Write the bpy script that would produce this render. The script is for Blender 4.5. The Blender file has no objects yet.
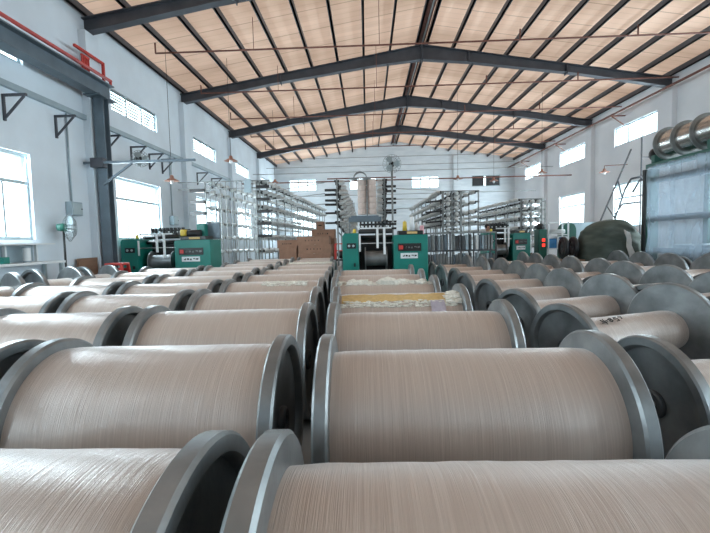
import bpy, bmesh, math, random
from mathutils import Vector, Matrix
random.seed(7)
C = bpy.context.scene.collection
PI = math.pi

# ------------------------------------------------------------------ materials
def nt(name):
    m = bpy.data.materials.new(name); m.use_nodes = True
    n = m.node_tree; n.nodes.clear()
    return m, n
def mat(name, col, rough=.5, metal=0., var=.12, scale=6., bump=0., col2=None, stretch=(1,1,1), spec=.5, emit=None, estr=0, detail=4, bscale=None, coat=0):
    m, n = nt(name)
    out = n.nodes.new('ShaderNodeOutputMaterial'); b = n.nodes.new('ShaderNodeBsdfPrincipled')
    n.links.new(b.outputs[0], out.inputs[0])
    b.inputs['Roughness'].default_value = rough; b.inputs['Metallic'].default_value = metal
    b.inputs['Specular IOR Level'].default_value = spec
    b.inputs['Coat Weight'].default_value = coat; b.inputs['Coat Roughness'].default_value = .3
    tc = n.nodes.new('ShaderNodeTexCoord'); mp = n.nodes.new('ShaderNodeMapping'); mp.inputs['Scale'].default_value = stretch
    n.links.new(tc.outputs['Object'], mp.inputs[0])
    no = n.nodes.new('ShaderNodeTexNoise'); no.inputs['Scale'].default_value = scale; no.inputs['Detail'].default_value = detail
    n.links.new(mp.outputs[0], no.inputs[0])
    r = n.nodes.new('ShaderNodeValToRGB'); r.color_ramp.elements[0].position = .3; r.color_ramp.elements[1].position = .7
    c2 = col2 or tuple(c*(1-var) for c in col)
    r.color_ramp.elements[0].color = (*c2, 1); r.color_ramp.elements[1].color = (*col, 1)
    n.links.new(no.outputs[0], r.inputs[0]); n.links.new(r.outputs[0], b.inputs['Base Color'])
    if bump:
        bp = n.nodes.new('ShaderNodeBump'); bp.inputs['Strength'].default_value = bump; bp.inputs['Distance'].default_value = .01
        n2 = no
        if bscale:
            n2 = n.nodes.new('ShaderNodeTexNoise'); n2.inputs['Scale'].default_value = bscale; n.links.new(mp.outputs[0], n2.inputs[0])
        n.links.new(n2.outputs[0], bp.inputs['Height']); n.links.new(bp.outputs[0], b.inputs['Normal'])
    if emit:
        b.inputs['Emission Color'].default_value = (*emit, 1); b.inputs['Emission Strength'].default_value = estr
    return m

def yarn_mat():
    m, n = nt('beige_yarn')
    L = n.links.new; N = n.nodes.new
    out = N('ShaderNodeOutputMaterial'); b = N('ShaderNodeBsdfPrincipled'); L(b.outputs[0], out.inputs[0])
    b.inputs['Roughness'].default_value = .42; b.inputs['Specular IOR Level'].default_value = .75
    b.inputs['Coat Weight'].default_value = .7; b.inputs['Coat Roughness'].default_value = .33; b.inputs['Coat IOR'].default_value = 1.7; b.inputs['Sheen Weight'].default_value = .3; b.inputs['Sheen Roughness'].default_value = .4
    tc = N('ShaderNodeTexCoord'); mp = N('ShaderNodeMapping'); mp.inputs['Scale'].default_value = (150, 2.2, 2.2); L(tc.outputs['Object'], mp.inputs[0])
    # slow skew so that the threads are not perfectly parallel
    n1 = N('ShaderNodeTexNoise'); n1.inputs['Scale'].default_value = 1; n1.inputs['Detail'].default_value = 3; n1.inputs['Distortion'].default_value = .4; L(mp.outputs[0], n1.inputs[0])
    mp2 = N('ShaderNodeMapping'); mp2.inputs['Scale'].default_value = (420, 6, 6); L(tc.outputs['Object'], mp2.inputs[0])
    n2 = N('ShaderNodeTexNoise'); n2.inputs['Scale'].default_value = 1; n2.inputs['Detail'].default_value = 2; L(mp2.outputs[0], n2.inputs[0])
    r = N('ShaderNodeValToRGB'); e = r.color_ramp.elements
    e[0].position = .32; e[0].color = (.42, .335, .28, 1); e[1].position = .72; e[1].color = (.53, .44, .38, 1)
    x = e.new(.55); x.color = (.465, .375, .315, 1)
    L(n1.outputs[0], r.inputs[0]); L(r.outputs[0], b.inputs['Base Color'])
    ad = N('ShaderNodeMath'); ad.operation = 'ADD'; L(n1.outputs[0], ad.inputs[0]); L(n2.outputs[0], ad.inputs[1])
    bp = N('ShaderNodeBump'); bp.inputs['Strength'].default_value = .45; bp.inputs['Distance'].default_value = .004
    L(ad.outputs[0], bp.inputs['Height']); L(bp.outputs[0], b.inputs['Normal']); L(bp.outputs[0], b.inputs['Coat Normal'])
    rr = N('ShaderNodeMapRange'); rr.inputs[3].default_value = .52; rr.inputs[4].default_value = .28; L(n1.outputs[0], rr.inputs[0]); L(rr.outputs[0], b.inputs['Roughness'])
    return m

def roof_mat():
    # thin warm coloured roof sheet that lets part of the daylight through
    m, n = nt('roof_sheet')
    L = n.links.new; N = n.nodes.new
    out = N('ShaderNodeOutputMaterial'); mix = N('ShaderNodeMixShader'); d = N('ShaderNodeBsdfDiffuse'); t = N('ShaderNodeBsdfTranslucent')
    tc = N('ShaderNodeTexCoord')
    mp = N('ShaderNodeMapping'); mp.inputs['Scale'].default_value = (.12, .45, .12); L(tc.outputs['Object'], mp.inputs[0])
    n1 = N('ShaderNodeTexNoise'); n1.inputs['Scale'].default_value = 1.6; n1.inputs['Detail'].default_value = 5; L(mp.outputs[0], n1.inputs[0])
    sp = N('ShaderNodeSeparateXYZ'); L(tc.outputs['Object'], sp.inputs[0])
    def seam(period, width, dark):
        a = N('ShaderNodeMath'); a.operation = 'DIVIDE'; a.inputs[1].default_value = period; L(sp.outputs['Y'], a.inputs[0])
        f = N('ShaderNodeMath'); f.operation = 'FRACT'; L(a.outputs[0], f.inputs[0])
        c = N('ShaderNodeMath'); c.operation = 'LESS_THAN'; c.inputs[1].default_value = width; L(f.outputs[0], c.inputs[0])
        k = N('ShaderNodeMath'); k.operation = 'MULTIPLY_ADD'; k.inputs[1].default_value = -dark; k.inputs[2].default_value = 1; L(c.outputs[0], k.inputs[0])
        return k
    s1, s2 = seam(1.0, .035, .28), seam(.25, .14, .07)
    mu = N('ShaderNodeMath'); mu.operation = 'MULTIPLY'; L(s1.outputs[0], mu.inputs[0]); L(s2.outputs[0], mu.inputs[1])
    r = N('ShaderNodeValToRGB'); e = r.color_ramp.elements
    e[0].position = .30; e[0].color = (.46, .325, .245, 1); e[1].position = .66; e[1].color = (.76, .58, .47, 1)
    L(n1.outputs[0], r.inputs[0])
    v = N('ShaderNodeVectorMath'); v.operation = 'SCALE'; L(r.outputs[0], v.inputs[0]); L(mu.outputs[0], v.inputs['Scale'])
    L(v.outputs[0], d.inputs[0])
    v2 = N('ShaderNodeVectorMath'); v2.operation = 'MULTIPLY'; L(v.outputs[0], v2.inputs[0]); v2.inputs[1].default_value = (1.0, .86, .76)
    L(v2.outputs[0], t.inputs[0])
    mix.inputs[0].default_value = .20
    L(d.outputs[0], mix.inputs[1]); L(t.outputs[0], mix.inputs[2]); L(mix.outputs[0], out.inputs[0])
    return m

def glass_mat():
    m, n = nt('window_glass')
    out = n.nodes.new('ShaderNodeOutputMaterial'); mix = n.nodes.new('ShaderNodeMixShader'); t = n.nodes.new('ShaderNodeBsdfTransparent'); g = n.nodes.new('ShaderNodeBsdfGlossy')
    no = n.nodes.new('ShaderNodeTexNoise'); no.inputs['Scale'].default_value = 3
    t.inputs[0].default_value = (.93, .97, .97, 1); g.inputs['Roughness'].default_value = .08; mix.inputs[0].default_value = .06
    r = n.nodes.new('ShaderNodeMapRange'); r.inputs[3].default_value = .04; r.inputs[4].default_value = .09; n.links.new(no.outputs[0], r.inputs[0]); n.links.new(r.outputs[0], mix.inputs[0])
    n.links.new(t.outputs[0], mix.inputs[1]); n.links.new(g.outputs[0], mix.inputs[2]); n.links.new(mix.outputs[0], out.inputs[0])
    return m
def sheet_mat():
    # fine see-through plastic sheeting
    m, n = nt('plastic_sheeting')
    L = n.links.new; N = n.nodes.new
    out = N('ShaderNodeOutputMaterial'); mix = N('ShaderNodeMixShader'); t = N('ShaderNodeBsdfTransparent'); b = N('ShaderNodeBsdfPrincipled')
    tr = N('ShaderNodeBsdfTranslucent'); m2 = N('ShaderNodeMixShader')
    b.inputs['Base Color'].default_value = (.37, .42, .47, 1); b.inputs['Roughness'].default_value = .25
    tr.inputs[0].default_value = (.33, .40, .47, 1); m2.inputs[0].default_value = .5
    tc = N('ShaderNodeTexCoord'); mp = N('ShaderNodeMapping'); mp.inputs['Scale'].default_value = (1, 1.6, .7); L(tc.outputs['Object'], mp.inputs[0])
    no = N('ShaderNodeTexNoise'); no.inputs['Scale'].default_value = 2.2; no.inputs['Detail'].default_value = 6; L(mp.outputs[0], no.inputs[0])
    bp = N('ShaderNodeBump'); bp.inputs['Strength'].default_value = .5; bp.inputs['Distance'].default_value = .03; L(no.outputs[0], bp.inputs['Height']); L(bp.outputs[0], b.inputs['Normal'])
    mr = N('ShaderNodeMapRange'); mr.inputs[3].default_value = .25; mr.inputs[4].default_value = .62; L(no.outputs[0], mr.inputs[0]); L(mr.outputs[0], mix.inputs[0])
    L(b.outputs[0], m2.inputs[1]); L(tr.outputs[0], m2.inputs[2]); L(t.outputs[0], mix.inputs[1]); L(m2.outputs[0], mix.inputs[2]); L(mix.outputs[0], out.inputs[0])
    return m

M = dict(
 yarn=yarn_mat(), roof=roof_mat(), glass=glass_mat(), sheet=sheet_mat(),
 flange=mat('cast_grey_metal', (.31,.33,.335), .36, .65, col2=(.17,.185,.19), scale=5, bump=.15, bscale=25, detail=8),
 core=mat('dark_metal', (.10,.105,.11), .5, .7, scale=8),
 wall=mat('whitewashed_plaster', (.72,.80,.86), .85, 0, col2=(.61,.67,.72), scale=.9, detail=8, bump=.2, bscale=12),
 wallw=mat('white_plaster', (.80,.81,.83), .85, 0, col2=(.69,.71,.74), scale=.8, detail=8, bump=.2, bscale=12),
 brick=mat('whitewashed_brick', (.74,.79,.82), .85, 0, col2=(.60,.66,.70), scale=1.3, detail=9, stretch=(1,1,5), bump=.3),
 floor=mat('grey_concrete', (.24,.24,.235), .7, 0, scale=2, detail=8, var=.3),
 steel=mat('dark_painted_steel', (.085,.09,.105), .5, .2, scale=3, var=.3),
 steelb=mat('blue_grey_painted_steel', (.15,.195,.23), .45, .2, scale=3, var=.25),
 pipe=mat('pale_blue_grey_metal', (.36,.44,.48), .5, .3, scale=5),
 rust=mat('rusty_brown_pipe', (.24,.10,.075), .7, .1, scale=9, var=.4),
 red=mat('red_paint', (.62,.05,.04), .45, 0, scale=9, var=.2),
 frame=mat('aluminium_frame', (.45,.53,.55), .4, .5, scale=8),
 louver=mat('louvre_slats', (.085,.11,.09), .5, .0, scale=8),
 dark=mat('black_rubber', (.012,.013,.014), .5, 0, scale=8),
 green=mat('green_machine_paint', (.008,.205,.165), .4, 0, scale=3, var=.18),
 dgreen=mat('dark_green_paint', (.018,.115,.085), .45, 0, scale=3, var=.25),
 chrome=mat('polished_steel', (.62,.60,.57), .22, .95, scale=12, var=.15, stretch=(1,1,1)),
 white=mat('white_paint', (.80,.83,.84), .5, 0, scale=5),
 cone=mat('white_yarn_cone', (.66,.68,.67), .55, 0, scale=40, var=.2, bump=.2),
 conem=mat('creel_steel', (.25,.265,.26), .42, .35, scale=10, var=.25),
 pinkyarn=mat('beige_yarn_packages', (.62,.50,.44), .6, 0, scale=20, var=.15),
 card=mat('brown_cardboard', (.34,.19,.125), .8, 0, scale=5, var=.25),
 cardw=mat('printed_paper', (.66,.62,.58), .7, 0, scale=5),
 tarp=mat('green_canvas', (.085,.105,.085), .75, 0, scale=4, var=.35, detail=8, bump=.6, bscale=6, stretch=(1,1,3)),
 sign=mat('black_sign', (.018,.016,.016), .35, 0, scale=8),
 ink=mat('black_ink', (.03,.025,.02), .7, 0, scale=8),
 yellow=mat('yellow_plastic', (.72,.52,.06), .45, 0, scale=8),
 pink=mat('pink_plastic', (.75,.38,.42), .45, 0, scale=8),
 ylint=mat('yellow_stained_lint', (.66,.46,.20), .9, 0, scale=30, var=.2),
 lint=mat('white_lint', (.82,.79,.70), .95, 0, scale=40, var=.2, bump=.4),
 tag=mat('pale_purple_paper', (.47,.42,.48), .7, 0, scale=20, var=.2),
 shade=mat('rusty_lamp_enamel', (.40,.20,.145), .5, 0, scale=8, var=.3),
 bulb=mat('frosted_bulb', (.85,.87,.88), .3, 0, scale=8),
 skin=mat('skin', (.50,.28,.20), .55, 0, scale=8), hair=mat('black_hair', (.012,.010,.010), .6, 0, scale=30),
 shirt=mat('teal_shirt', (.03,.20,.17), .8, 0, scale=12), trousers=mat('dark_trousers', (.03,.035,.05), .85, 0, scale=12),
 wood=mat('brown_plywood', (.28,.16,.10), .7, 0, scale=3, stretch=(1,1,6), var=.3),
 blue=mat('blue_plastic', (.05,.20,.42), .4, 0, scale=8),
 grille=mat('fan_wire', (.30,.34,.35), .4, .6, scale=8),
 blade=mat('fan_blade', (.35,.42,.44), .4, 0, scale=8),
 redlamp=mat('red_indicator', (.8,.05,.04), .3, 0, scale=8, emit=(1,.05,.03), estr=1.2),
)

# ------------------------------------------------------------------ mesh building
class MB:
    def __init__(s): s.bm = bmesh.new()
    def box(s, a, b, rot=None, at=None):
        x0,y0,z0 = a; x1,y1,z1 = b
        v = [Vector(p) for p in ((x0,y0,z0),(x1,y0,z0),(x1,y1,z0),(x0,y1,z0),(x0,y0,z1),(x1,y0,z1),(x1,y1,z1),(x0,y1,z1))]
        if rot: v = [rot @ p for p in v]
        if at: v = [p+Vector(at) for p in v]
        v = [s.bm.verts.new(p) for p in v]
        for f in ((0,3,2,1),(4,5,6,7),(0,1,5,4),(1,2,6,5),(2,3,7,6),(3,0,4,7)): s.bm.faces.new([v[i] for i in f])
        return s
    def tube(s, p, q, r, n=8, r2=None, cap=True):
        p, q = Vector(p), Vector(q); d = (q-p).normalized()
        u = d.orthogonal().normalized(); w = d.cross(u)
        r2 = r if r2 is None else r2
        A = [s.bm.verts.new(p+(u*math.cos(2*PI*i/n)+w*math.sin(2*PI*i/n))*r) for i in range(n)]
        B = [s.bm.verts.new(q+(u*math.cos(2*PI*i/n)+w*math.sin(2*PI*i/n))*r2) for i in range(n)]
        for i in range(n):
            f = s.bm.faces.new((A[i],A[(i+1)%n],B[(i+1)%n],B[i])); f.smooth = n > 6
        if cap: s.bm.faces.new(A[::-1]); s.bm.faces.new(B)
        return s
    def path(s, pts, r, n=8):
        for a, b in zip(pts, pts[1:]): s.tube(a, b, r, n)
        return s
    def bar(s, p, q, w, h):      # rectangular bar, w across horizontally, h vertically
        p, q = Vector(p), Vector(q); d = (q-p).normalized()
        up = Vector((0,0,1)) if abs(d.z) < .95 else Vector((0,1,0))
        u = d.cross(up).normalized()*w/2; k = u.cross(d).normalized()*h/2
        A = [s.bm.verts.new(p+x) for x in (-u-k, u-k, u+k, -u+k)]; B = [s.bm.verts.new(q+x) for x in (-u-k, u-k, u+k, -u+k)]
        for i in range(4): s.bm.faces.new((A[i],A[(i+1)%4],B[(i+1)%4],B[i]))
        s.bm.faces.new(A[::-1]); s.bm.faces.new(B)
        return s
    def ibeam(s, p, q, w, h, t=.018):
        p, q = Vector(p), Vector(q); d = (q-p).normalized()
        up = Vector((0,0,1)) if abs(d.z) < .95 else Vector((1,0,0))
        u = d.cross(up).normalized(); k = u.cross(d).normalized()
        s.bar(p+k*(h/2-t/2), q+k*(h/2-t/2), w, t) if abs(d.z) < .95 else None
        if abs(d.z) < .95:
            s.bar(p-k*(h/2-t/2), q-k*(h/2-t/2), w, t); s.bar(p, q, t, h-2*t)
        return s
    def lathe(s, prof, n=48, axis='X', at=(0,0,0), close=True, smooth=True):
        rings = []
        for r, x in prof:
            ring = []
            for i in range(n):
                a = 2*PI*i/n; c, d = r*math.cos(a), r*math.sin(a)
                p = {'X':(x,c,d),'Y':(c,x,d),'Z':(c,d,x)}[axis]
                ring.append(s.bm.verts.new(Vector(p)+Vector(at)))
            rings.append(ring)
        k = len(rings)
        for j in range(k if close else k-1):
            A, B = rings[j], rings[(j+1) % k]
            for i in range(n):
                f = s.bm.faces.new((A[i],A[(i+1)%n],B[(i+1)%n],B[i])); f.smooth = smooth
        return s
    def blob(s, c, r, sub=1, sc=(1,1,1), jit=0):
        g = bmesh.ops.create_icosphere(s.bm, subdivisions=sub, radius=1)
        for v in g['verts']:
            k = 1+random.uniform(-jit, jit)
            v.co = Vector((v.co.x*r*sc[0]*k+c[0], v.co.y*r*sc[1]*k+c[1], v.co.z*r*sc[2]*k+c[2]))
        return s
    def quad(s, *pts):
        s.bm.faces.new([s.bm.verts.new(p) for p in pts]); return s
    def mesh(s, name, m, auto=None):
        bmesh.ops.recalc_face_normals(s.bm, faces=s.bm.faces)
        me = bpy.data.meshes.new(name); s.bm.to_mesh(me); s.bm.free(); me.materials.append(m)
        if auto: me.set_sharp_from_angle(angle=math.radians(auto))
        return me
    def build(s, name, m, parent=None, auto=None, bevel=0):
        o = bpy.data.objects.new(name, s.mesh(name, m, auto)); C.objects.link(o)
        if parent: o.parent = parent
        if bevel:
            b = o.modifiers.new('bevel', 'BEVEL'); b.width = bevel; b.segments = 2; b.limit_method = 'ANGLE'
        return o
def thing(name, label, cat, loc=(0,0,0), rz=0, group=None):
    o = bpy.data.objects.new(name, None); C.objects.link(o); o.location = loc; o.rotation_euler = (0,0,rz); o.empty_display_size = .1
    return tag(o, label, cat, group)
def tag(o, label, cat, group=None, kind=None):
    o['label'] = label; o['category'] = cat
    if group: o['group'] = group
    if kind: o['kind'] = kind
    return o
def struct(o): o['kind'] = 'structure'; return o
def inst(name, me, parent=None, loc=(0,0,0), rot=(0,0,0), scale=None):
    o = bpy.data.objects.new(name, me); C.objects.link(o); o.parent = parent; o.location = loc; o.rotation_euler = rot
    if scale: o.scale = scale
    return o

# ------------------------------------------------------------------ hall
XW, XE, YB, YN = -6.06, 9.84, -3.6, 28.07
XR, ZR, ZE = 1.89, 7.33, 6.03           # ridge and eave height of the frame centre line
SL = (ZR-ZE)/(XR-XW)
FR = [-.26, 4.46, 9.18, 13.90, 18.63, 23.35]
def roofz(x, up=.0): return ZR - SL*abs(x-XR) + up
WT = .3
struct(MB().box((XW-WT, YB-WT, -.12), (XE+WT, YN+WT, 0)).build('floor', M['floor']))

def wall_with_holes(name, m, axis, pos, thick, u0, u1, top, holes):
    """wall in the plane axis=pos; u is the running coordinate, top(u) the height; holes (u0,u1,z0,z1)"""
    b = MB()
    us = sorted({u0, u1, *[h[0] for h in holes], *[h[1] for h in holes]} | ({XR} if axis == 'Y' else set()))
    def P(a, t, z): return (pos+t, a, z) if axis == 'X' else (a, pos+t, z)
    for a, c in zip(us, us[1:]):
        cuts = sorted([(h[2], h[3]) for h in holes if h[0] <= a+1e-6 and h[1] >= c-1e-6])
        z = 0
        segs = []
        for lo, hi in cuts: segs.append((z, z, lo, lo)); z = hi
        segs.append((z, z, top(a), top(c)))
        for za, zc, ta, tc in segs:
            v = [b.bm.verts.new(p) for p in (P(a,0,za),P(c,0,zc),P(c,0,tc),P(a,0,ta),P(a,thick,za),P(c,thick,zc),P(c,thick,tc),P(a,thick,ta))]
            for f in ((0,1,2,3),(7,6,5,4),(0,4,5,1),(2,6,7,3),(0,3,7,4),(1,5,6,2)): b.bm.faces.new([v[i] for i in f])
    return struct(b.build(name, m))

LY = [10.0+4.74*k for k in range(-3, 4)]         # south end of each left window
LH = [(y, y+2.18, 1.45, 2.99) for y in LY] + [(y, y+2.18, 4.55, 5.08) for y in LY]
RY = [14.55+4.66*k for k in range(-4, 3)]
RH = [(y, y+2.42, 1.55, 3.24) for y in RY] + [(y, y+2.42, 4.70, 5.42) for y in RY]
EH = [(-5.16,-3.30,4.60,5.40), (-1.13,.72,4.60,5.40), (3.02,4.87,4.60,5.40), (7.02,8.90,4.62,5.36), (-5.0,-3.32,1.60,3.32)]
top = lambda u: ZE+.41
NH = []
wall_with_holes('wall_left', M['wall'], 'X', XW, -WT, YB, YN, top, LH)
wall_with_holes('wall_right', M['wallw'], 'X', XE, WT, YB, YN, top, RH)
wall_with_holes('wall_far', M['brick'], 'Y', YN, WT, XW, XE, lambda x: roofz(x,.415), EH)
wall_with_holes('wall_near', M['wall'], 'Y', YB, -WT, XW, XE, lambda x: roofz(x,.415), NH)
# pilasters
n = 1
for y in FR[:]:
    struct(MB().box((XW, y-.22, 0), (XW+.16, y+.22, ZE-.12)).build('trim_%d' % n, M['wall'])); n += 1
    struct(MB().box((XE-.16, y-.24, 0), (XE, y+.24, ZE-.12)).build('trim_%d' % n, M['wallw'])); n += 1
struct(MB().box((5.80, YN-.16, 0), (6.26, YN, roofz(6.26, .0))).build('trim_%d' % n, M['brick'])); n += 1
struct(MB().box((XW, YN-.10, 3.55), (XE, YN, 3.72)).build('trim_%d' % n, M['brick'])); n += 1

# windows
wn = [1]
def window(axis, pos, sgn, u0, u1, z0, z1, style):
    """sgn: direction pointing out of the hall"""
    def B(b, a, c, za, zb, d0, d1):
        lo, hi = sorted((pos+sgn*d0, pos+sgn*d1))
        if axis == 'X': b.box((lo, a, za), (hi, c, zb))
        else: b.box((a, lo, za), (c, hi, zb))
    root = bpy.data.objects.new('window_%d' % wn[0], None); C.objects.link(root); root['kind'] = 'structure'; wn[0] += 1
    f = MB(); t = .055
    B(f, u0, u1, z0, z0+t, .06, .13); B(f, u0, u1, z1-t, z1, .06, .13); B(f, u0, u0+t, z0+t, z1-t, .06, .13); B(f, u1-t, u1, z0+t, z1-t, .06, .13)
    if style == 'big':
        zt = z0+(z1-z0)*.66; B(f, u0+t, u1-t, zt-.03, zt+.03, .055, .14)
        for k in (1,2,3):
            u = u0+(u1-u0)*k/4; B(f, u-.02, u+.02, z0+t, zt-.03, .07, .12)
    else:
        for k in (1,2):
            u = u0+(u1-u0)*k/3; B(f, u-.035, u+.035, z0+t, z1-t, .055, .135)
    f.build('window_frame', M['frame'], root)
    g = MB(); B(g, u0+t, u1-t, z0+t, z1-t, .095, .10); g.build('window_pane', M['glass'], root)
    if style == 'louvre':
        l = MB(); k = 0; z = z0+t+.03
        while z < z1-t:
            for j in range(3):
                a = u0+(u1-u0)*j/3+.05; c = u0+(u1-u0)*(j+1)/3-.05
                if axis == 'X':
                    l.quad((pos+sgn*.03, a, z), (pos+sgn*.03, c, z), (pos+sgn*.055, c, z+.052), (pos+sgn*.055, a, z+.052))
            z += .075
        l.build('louvre_slats', M['louver'], root)
    if style == 'shutter':
        l = MB()
        B(l, u0+t, u0+(u1-u0)*.42, z0+t, z1-t, .03, .06); B(l, u0+(u1-u0)*.5, u1-t, z0+t, z1-t, .03, .06)
        l.build('window_shutter', M['dark'], root)
    return root
for h in LH: window('X', XW, -1, *h, 'big' if h[2] < 3 else 'louvre')
for h in RH: window('X', XE, 1, *h, 'big' if h[2] < 3 else 'plain')
for i, h in enumerate(EH): window('Y', YN, 1, *h, 'big' if h[2] < 3 else ('shutter' if i == 3 else 'plain'))

for h in NH: window('Y', YB, -1, *h, 'plain')
# roof: sheet is the ceiling, purlins and frames hang under it
b = MB()
for s in (-1, 1):
    xe = XW-WT if s < 0 else XE+WT
    z0, z1 = roofz(XR, .42), roofz(xe, .42)
    pts = [(XR, z0), (xe, z1)]
    b.quad((XR,YB-WT,z0),(xe,YB-WT,z1),(xe,YN+WT,z1),(XR,YN+WT,z0))
o = b.build('ceiling', M['roof']); struct(o)
PUR = []
NP = 9
for s in (-1, 1):
    for k in range(NP+1):
        x = XR + s*(.16 + k*(7.95-.16-.10)/NP)
        z = roofz(x, .30)
        p = MB()
        w, h = .026, .15
        p.box((x-w, YB, z-h/2), (x+w, YN, z+h/2)); p.box((x-w-(.02 if s<0 else 0), YB, z-h/2), (x+w+(.02 if s>0 else 0), YN, z-h/2+.015))
        o = p.build('purlin', M['steel']); tag(o, '', 'roof purlin', 'roof purlins'); PUR.append((o, s, k))
ordn = ['first','second','third','fourth','fifth','sixth','seventh','eighth','ninth','tenth','eleventh','twelfth','thirteenth','fourteenth','fifteenth','sixteenth']
for o, s, k in PUR:
    o['label'] = 'dark steel purlin under the roof sheets, %s from the ridge on the %s slope' % (ordn[k], 'left' if s < 0 else 'right')
# rafter frames
for i, y in enumerate(FR):
    root = thing('roof_frame', ['','dark steel roof frame nearest overhead, mostly above the view','dark steel roof frame crossing the top left corner above the red rack','large dark steel roof frame, nearest one seen whole from wall to wall','second whole dark steel roof frame, behind the large one','farthest dark steel roof frame before the end wall'][i] or 'dark steel roof frame behind the camera', 'roof frame', (XR, y, 0))
    for s in (-1, 1):
        r = MB(); xe = (XW+.01 if s < 0 else XE-.01)-XR
        seg = [(0,.47),(s*1.5,.36),(s*5,.27),(xe,.31)]
        t = .02
        for (xa,ha),(xb,hb) in zip(seg, seg[1:]):
            za, zb = roofz(XR+xa,.19), roofz(XR+xb,.19)
            for (w, ta, tb, ba, bb_) in ((.20,0,0,t,t),(.02,t,t,ha-t,hb-t),(.20,ha-t,hb-t,ha,hb)):
                vs = [r.bm.verts.new((x, yy, zz)) for x, yy, zz in ((xa,-w/2,za-ta),(xb,-w/2,zb-tb),(xb,w/2,zb-tb),(xa,w/2,za-ta),(xa,-w/2,za-ba),(xb,-w/2,zb-bb_),(xb,w/2,zb-bb_),(xa,w/2,za-ba))]
                for f in ((0,1,2,3),(7,6,5,4),(0,4,5,1),(1,5,6,2),(2,6,7,3),(3,7,4,0)): r.bm.faces.new([vs[q] for q in f])
        for xa in (s*1.5, s*4.6):
            za = roofz(XR+xa, .19); r.box((xa-.012,-.1,za-.33),(xa+.012,.1,za))
        r.build('rafter', M['steel'], root)
    MB().box((-.02,-.13,ZR-.33),(.02,.13,ZR+.20)).build('ridge_plate', M['steel'], root)
# ridge strip
o = MB().box((XR-.10, YB, roofz(XR,.30)), (XR+.10, YN, roofz(XR,.34))).build('ridge_strip', M['rust']); tag(o, 'brown strip running along under the ridge of the roof', 'ridge strip')
o = MB().tube((XR-.02, YB, ZR+.14), (XR-.02, YN, ZR+.14), .022).build('ridge_conduit', M['conem']); tag(o, 'thin pale conduit running along under the roof ridge', 'conduit')
# cross conduits with short drops
for i, y in enumerate([7.3, 10.5, 13.35, 16.2, 19.0, 21.7]):
    if i == 0: continue
    b = MB().tube((XW+.9, y, 6.05), (XE-.2, y, 6.05), .022)
    for x in (XW+.9, -2.7, .4, 3.8, 6.6):
        b.tube((x, y, 6.05), (x, y, 6.30 if x not in (.4,-2.7) else roofz(x,.24)), .02 if x not in (.4,-2.7) else .008)
    o = b.build('cross_conduit', M['rust'])
    tag(o, 'thin rust brown conduit crossing under the roof, %s from the camera' % ordn[i-1], 'conduit', 'conduits crossing under the roof')
# pale wires stretched across near the end wall
for i, (y, z) in enumerate(((25.5,6.25),(25.5,5.75),(22.4,4.9),(20.4,4.15),(24.6,3.9))):
    o = MB().tube((XW, y, z), (XE, y, z), .016 if i != 3 else .03, 6).build('cross_wire', M['rust'] if i == 3 else M['conem'])
    tag(o, ['uppermost pale wire stretched across in front of the end wall','second pale wire stretched across high before the end wall','pale wire crossing just below the small end wall windows','brown pipe crossing the hall above the yarn creels','lowest pale wire crossing behind the yarn creels'][i], 'wire', 'wires across the far hall')
# eave pipe along the right wall and its brackets
root = thing('eave_pipe', 'rust coloured pipe on brackets along the top of the right wall', 'pipe')
MB().tube((XE-.45, YB, 5.80), (XE-.45, YN, 5.80), .04).build('pipe', M['rust'], root)
for y in (7.0, 11.6, 16.3, 21.0, 25.6):
    MB().box((XE-.55,y-.02,5.72),(XE-.01,y+.02,5.76)).bar((XE-.5,y,5.72),(XE-.04,y,5.4),.03,.03).build('bracket', M['rust'], root)

# left wall services
o = MB().box((XW, YB, 4.02), (XW+.08, 19.5, 4.12)).build('wall_rail', M['pipe']); tag(o, 'pale blue grey steel rail running along the left wall', 'rail')
for i, (y, z) in enumerate(((6.95,3.87),(8.12,3.86),(9.6,3.84),(10.72,3.83),(11.62,3.83),(12.35,3.82),(14.9,3.82),(16.3,3.82))):
    o = MB().box((XW,y-.02,z-.02),(XW+.42,y+.02,z+.02)).box((XW,y-.02,z-.42),(XW+.035,y+.02,z)).bar((XW+.02,y,z-.38),(XW+.38,y,z-.02),.03,.03).build('wall_bracket', M['steel'])
    tag(o, 'small dark triangular bracket on the left wall, %s from the camera' % ordn[i], 'bracket', 'triangular brackets under the wall rail')
# crane runway: beam, column, red pipe
root = thing('runway_column', 'grey blue steel column standing by the left wall under the runway beam', 'column', (-5.74, 9.1, 0))
b = MB(); b.box((-.11,-.10,0),(.11,-.08,4.5)); b.box((-.11,.08,0),(.11,.10,4.5)); b.box((-.012,-.08,0),(.012,.08,4.5)); b.build('shaft', M['steelb'], root)
MB().box((-.2,-.2,0),(.2,.2,.02)).build('base_plate', M['steelb'], root); MB().box((-.18,-.3,4.5),(.18,.3,4.53)).build('cap_plate', M['steelb'], root)
o = MB().ibeam((-5.74, YB, 4.70), (-5.74, 9.42, 4.70), .26, .34, .025).build('runway_beam', M['steelb']); tag(o, 'heavy dark grey I-beam running along the left wall to the column', 'beam')
o = MB().tube((-5.68, YB, 4.99), (-5.68, 9.42, 4.99), .035).tube((-5.68,9.40,4.99),(-5.68,9.40,4.885),.03).tube((-5.68,6.0,4.99),(-5.68,6.0,4.885),.03).build('red_pipe', M['red']); tag(o, 'bright red pipe lying along the top of the dark runway beam', 'pipe')
root = thing('red_rack', 'red steel bracket frame standing on the runway beam by the wall', 'bracket', (-5.84, 8.5, 4.88))
b = MB().bar((0,0,.50),(0,.92,.50),.05,.05); b.bar((0,.92,0),(0,.92,.52),.05,.05); b.build('frame', M['red'], root)
b = MB()
for k in range(5): b.bar((0,.22+k*.05,.03),(0,.22+k*.05,.40),.03,.025)
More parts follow.
